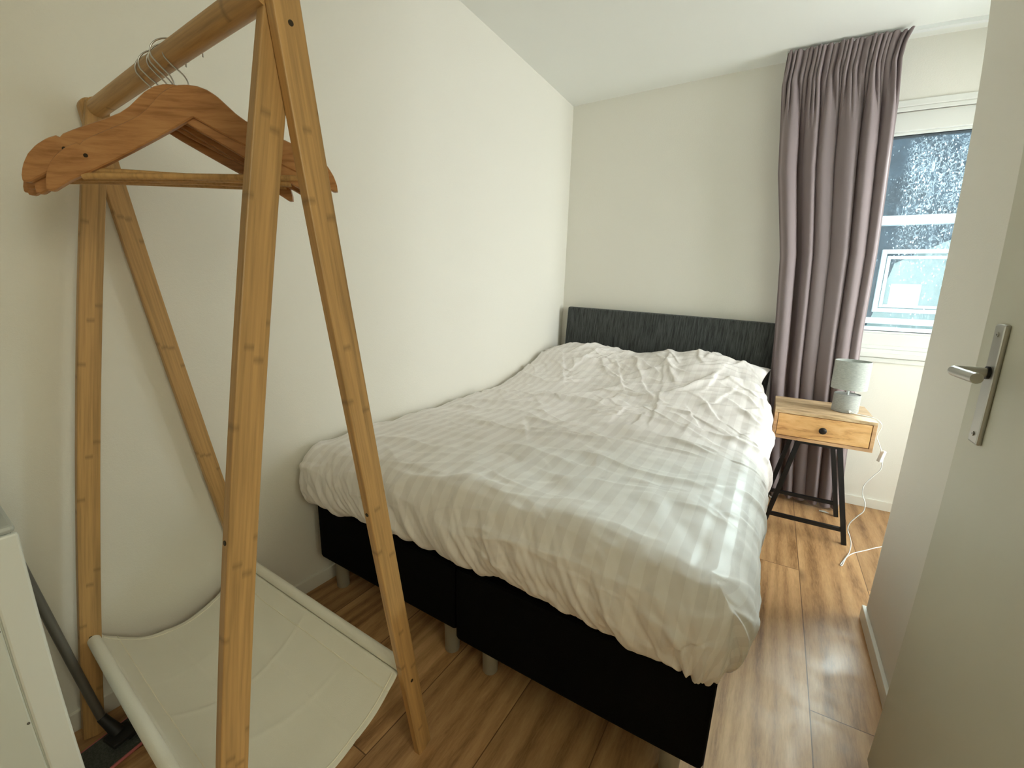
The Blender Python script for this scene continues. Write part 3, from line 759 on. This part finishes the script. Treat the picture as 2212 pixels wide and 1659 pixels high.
def sling():
    n1, n2 = 150, 190
    u = np.linspace(0, 1, n1)      # along the bars
    # cross section: around the rear bar, sag, around the front bar
    V = np.zeros((n1, n2, 3)); uv = np.zeros((n1, n2, 2))
    for i, t in enumerate(u):
        xx = .044 + (.816-.044)*t
        f = FB0.lerp(FB1, t); r = RB0.lerp(RB1, t); rad = .0138
        sec = []
        for a in np.linspace(-.35*PI, 1.05*PI, 34)[::-1]: sec.append((f.y + rad*math.cos(a), f.z + rad*math.sin(a)))
        # start of the sag
        sag = .092 + .014*math.sin(PI*t)
        ys, zs = sec[-1]
        y0, z0 = f.y + .020, f.z - .010
        y1, z1 = r.y - .020, r.z - .004
        sec2 = []
        for s in np.linspace(0, 1, 122):
            yy = y0 + (y1-y0)*s; c = 1 - (2*s-1)**2
            zz = z0 + (z1-z0)*s - sag*(c**.85)
            sec2.append((yy, zz))
        sec3 = [(r.y - rad*math.cos(a), r.z + rad*math.sin(a)) for a in np.linspace(-.35*PI, 1.05*PI, 34)]
        allp = sec + sec2 + sec3
        V[i, :, 0] = xx; V[i, :, 1] = [a for a, b in allp]; V[i, :, 2] = [b for a, b in allp]
        uv[i, :, 0] = xx
    X = V[..., 0]; Y = V[..., 1]
    mask = np.zeros(n2); mask[38:152] = 1
    mask = np.convolve(mask, np.ones(9)/9, 'same')[None]
    w_ = .0045*pn(X*5, Y*5) + .0020*pn(X*14, Y*14+3)
    ridge = lambda a: np.exp(-(a/.006)**2)
    w_ *= 1.5
    w_ += .0034*ridge(X-.43 + .01*pn(X*3, Y*5)) + .0018*ridge(Y+2.68+.2*(X-.4)*.2) + .0016*ridge(X-.62-.25*(Y+2.7)) + .0014*ridge(Y+2.80-.03*X) + .0012*ridge(X-.24+.3*(Y+2.75))
    V[..., 2] += w_*mask
    edge = np.minimum(u, 1-u)[:, None]
    V[..., 2] += mask*.006*np.exp(-edge/.03)*np.sin(Y*60)*.3
    V[..., 0] += mask*.010*(np.where(u < .5, 1, -1)[:, None])*np.exp(-edge/.1)*np.sin(PI*((Y+2.97)/.42).clip(0, 1))
    return V
Vs = sling()
sl = grid_mesh('fabric_shelf', Vs, CANVAS, rack, solid=.0016)
# stitched seams and folded side hems
bm = bmesh.new()
for j in (44, 146):
    P = [Vector(Vs[i, j]) + Vector((0, 0, .0012)) for i in range(0, 150, 3)] + [Vector(Vs[149, j]) + Vector((0, 0, .0012))]
    tube(bm, P, .0015, 6)
for i in (3, 146):
    P = [Vector(Vs[i, j]) + Vector((0, 0, .0008)) for j in range(34, 157, 3)]
    tube(bm, P, .0022, 6)
sm = finish(bm, 'hem_seam', CANVAS2, None, smooth=True); sm.parent = sl

# ------------------------------------------------------------------ hangers
def make_hanger():
    root = bpy.data.objects.new('coat_hanger', None); COL.objects.link(root); root.empty_display_size = .05
    top = [(0, 0), (.014, -.0012), (.028, -.006), (.042, -.0155), (.055, -.029), (.068, -.043), (.082, -.054), (.10, -.064), (.125, -.076), (.150, -.0885), (.165, -.097), (.1665, -.1015), (.170, -.1025), (.1725, -.0995), (.185, -.105), (.200, -.1165), (.212, -.131), (.220, -.148), (.224, -.166)]
    bot = [(.2235, -.175), (.217, -.176), (.205, -.168), (.190, -.158), (.165, -.146), (.135, -.130), (.10, -.1105), (.06, -.0875), (.03, -.070), (.010, -.0575), (0, -.052)]
    def curve(u): return -.016*(u/.225)**2
    top = [(a*1.05, b*1.05) for a, b in top]; bot = [(a*1.05, b*1.05) for a, b in bot]
    for s in (1, -1):
        bm = bmesh.new(); t = .0065
        # columns across from top outline to bottom outline
        us = np.concatenate([np.linspace(0, .222, 45), [.226, .2295, .232, .2346]])
        tu = [a for a, b in top]; tz = [b for a, b in top]; bu = [a for a, b in bot][::-1]; bz = [b for a, b in bot][::-1]
        cols = []
        for u in us:
            zt = np.interp(u, tu, tz); zb2 = np.interp(u, bu, bz)
            yy = curve(u)
            e = .0022
            ring = [(-t+e, zt), (-t, zt-e), (-t, zb2+e), (-t+e, zb2), (t-e, zb2), (t, zb2+e), (t, zt-e), (t-e, zt)]
            cols.append([bm.verts.new((s*u, yy+a, b)) for a, b in ring])
        for a, b in zip(cols, cols[1:]):
            for k in range(8): bm.faces.new((a[k], a[(k+1) % 8], b[(k+1) % 8], b[k]))
        bm.faces.new(cols[0]); bm.faces.new(cols[-1][::-1])
        finish(bm, 'arm', HW, None, auto=32).parent = root
    bm = bmesh.new(); tube(bm, [(-.172, curve(.172)-.0060, -.126), (-.172, curve(.172)-.0071, -.126)], .0034, 12)
    finish(bm, 'screw', BOLT, None, auto=40).parent = root
    bm = bmesh.new(); tube(bm, [(-.185, curve(.185), -.158), (.185, curve(.185), -.158)], .0058, 14)
    finish(bm, 'trouser_bar', BAM[2], None, auto=40).parent = root
    ra, rb_, cz = .0315, .0245, .0530
    pts = [(0, 0, -.006), (0, 0, .006), (-.006, 0, .018), (-.018, 0, .030)] + [(ra*math.cos(a), 0, cz + rb_*math.sin(a)) for a in np.linspace(math.radians(205), math.radians(-8), 20)]
    bm = bmesh.new(); tube(bm, smooth_path(pts, 3), .0014, 8); finish(bm, 'hook', STEEL, None, smooth=True).parent = root
    return root
hang = [  # hook x, y, yaw (direction of the arms in plan), tilt, label
    (.534, -2.764, 52, -4.6, 'brown wooden coat hanger with screw hole, nearest to the front A frame'),
    (.512, -2.779, 51.5, -1.0, 'wooden coat hanger directly behind the nearest one, notched tip reaching furthest left'),
    (.490, -2.770, 52.8, -5.0, 'wooden coat hanger third from the front A frame'),
    (.468, -2.768, 53, -2.2, 'wooden coat hanger fourth from the front A frame, third from the wall'),
    (.446, -2.773, 51, -4.2, 'wooden coat hanger second from the far wall on the rail'),
    (.416, -2.772, 47, -1.5, 'wooden coat hanger nearest the wall, its hook set apart from the others')]
proto = None
for i, (hx, hy, yw, tl, lab) in enumerate(hang):
    if proto is None: o = proto = make_hanger()
    else:
        o = proto.copy(); COL.objects.link(o)
        for ch in proto.children:
            c = ch.copy(); COL.objects.link(c); c.parent = o
    o.rotation_euler = (0, math.radians(tl), math.radians(yw))
    o.location = (hx, hy, 1.572)
    tag(o, lab, 'coat hanger', 'wooden hangers on the rack rail')

# ------------------------------------------------------------------ white cabinet by the left edge
cb = thing('metal_cabinet', 'low white metal cabinet at the left with grey rounded top and small screws', 'cabinet', (.35, -3.4, 0))
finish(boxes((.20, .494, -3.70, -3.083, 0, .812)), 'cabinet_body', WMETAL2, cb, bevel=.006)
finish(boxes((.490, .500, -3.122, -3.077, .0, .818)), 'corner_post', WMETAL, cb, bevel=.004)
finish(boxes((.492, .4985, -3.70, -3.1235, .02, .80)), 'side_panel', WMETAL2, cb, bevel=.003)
bm = boxes((.205, .499, -3.70, -3.079, .8185, .832)); finish(bm, 'top_cap', GCAP, cb, bevel=.006)
for z in (.47, .66):
    bm = bmesh.new(); tube(bm, [(.4975, -3.128, z), (.4995, -3.128, z)], .0024, 12); finish(bm, 'screw', MOPH, cb, auto=40)

# ------------------------------------------------------------------ mop
mp = thing('flat_mop', 'grey flat mop with pink edged pad lying behind the rack leg', 'mop', (.14, -2.975, 0))
c, ax_ = Vector((.140, -2.905, 0)), Vector((-.20, .98, 0)).normalized()
def quad_pad(name, L, Wd, z0, z1, m, parent, bev=.004, sh=(0, 0)):
    a = ax_; b = Vector((-a.y, a.x, 0)); bm = bmesh.new(); vs = []
    for z in (z0, z1):
        for i, j in ((-1, -1), (1, -1), (1, 1), (-1, 1)): vs.append(bm.verts.new(c + a*(L*i+sh[0]) + b*(Wd*j+sh[1]) + Vector((0, 0, z))))
    for f in ((3, 2, 1, 0), (4, 5, 6, 7), (0, 1, 5, 4), (1, 2, 6, 5), (2, 3, 7, 6), (3, 0, 4, 7)): bm.faces.new([vs[i] for i in f])
    return finish(bm, name, m, parent, bevel=bev)
pad = quad_pad('mop_pad', .165, .054, .001, .014, MOPG, mp)
b_ = Vector((-ax_.y, ax_.x, 0))
bm = bmesh.new()
for s in (-1, 1): tube(bm, [c + ax_*t + b_*(.056*s) + Vector((0, 0, .008)) for t in (-.165, -.08, 0, .08, .165)], .0042, 8)
pp = finish(bm, 'piping', MOPP, None, smooth=True); pp.parent = pad
quad_pad('mop_plate', .055, .026, .0145, .021, MOPJ, mp, .003)
j0 = Vector((.140, -2.965, .030)); j1 = Vector((.108, -2.985, .078))
quad_pad('joint_block', .03, .026, .0212, .034, MOPJ, mp, .003, (-.06, .0))
bm = bmesh.new(); tube(bm, [j0, j0.lerp(j1, .5), j1], .015, 14, radii=[.017, .014, .012]); finish(bm, 'swivel_joint', MOPJ, mp, auto=50)
bm = bmesh.new(); tube(bm, [j1, Vector((.098, -3.030, .42)), Vector((.060, -3.095, .90)), Vector((.040, -3.13, 1.16))], .0105, 16); finish(bm, 'handle', MOPH, mp, auto=50)

# ------------------------------------------------------------------ scrap on the floor
bm = bmesh.new(); vs = [bm.verts.new(p) for p in ((1.882, -.242, .001), (1.932, -.252, .004), (1.936, -.238, .001), (1.910, -.230, .006), (1.885, -.228, .002))]
bm.faces.new(vs); r = bmesh.ops.extrude_face_region(bm, geom=list(bm.faces)); bmesh.ops.translate(bm, verts=[v for v in r['geom'] if isinstance(v, bmesh.types.BMVert)], vec=(0, 0, .0008))
tag(finish(bm, 'paper_scrap', M('shiny_scrap', (.75, .75, .70, 1), .2).m), 'tiny crumpled pale scrap lying on the floor under the bedside table', 'scrap')
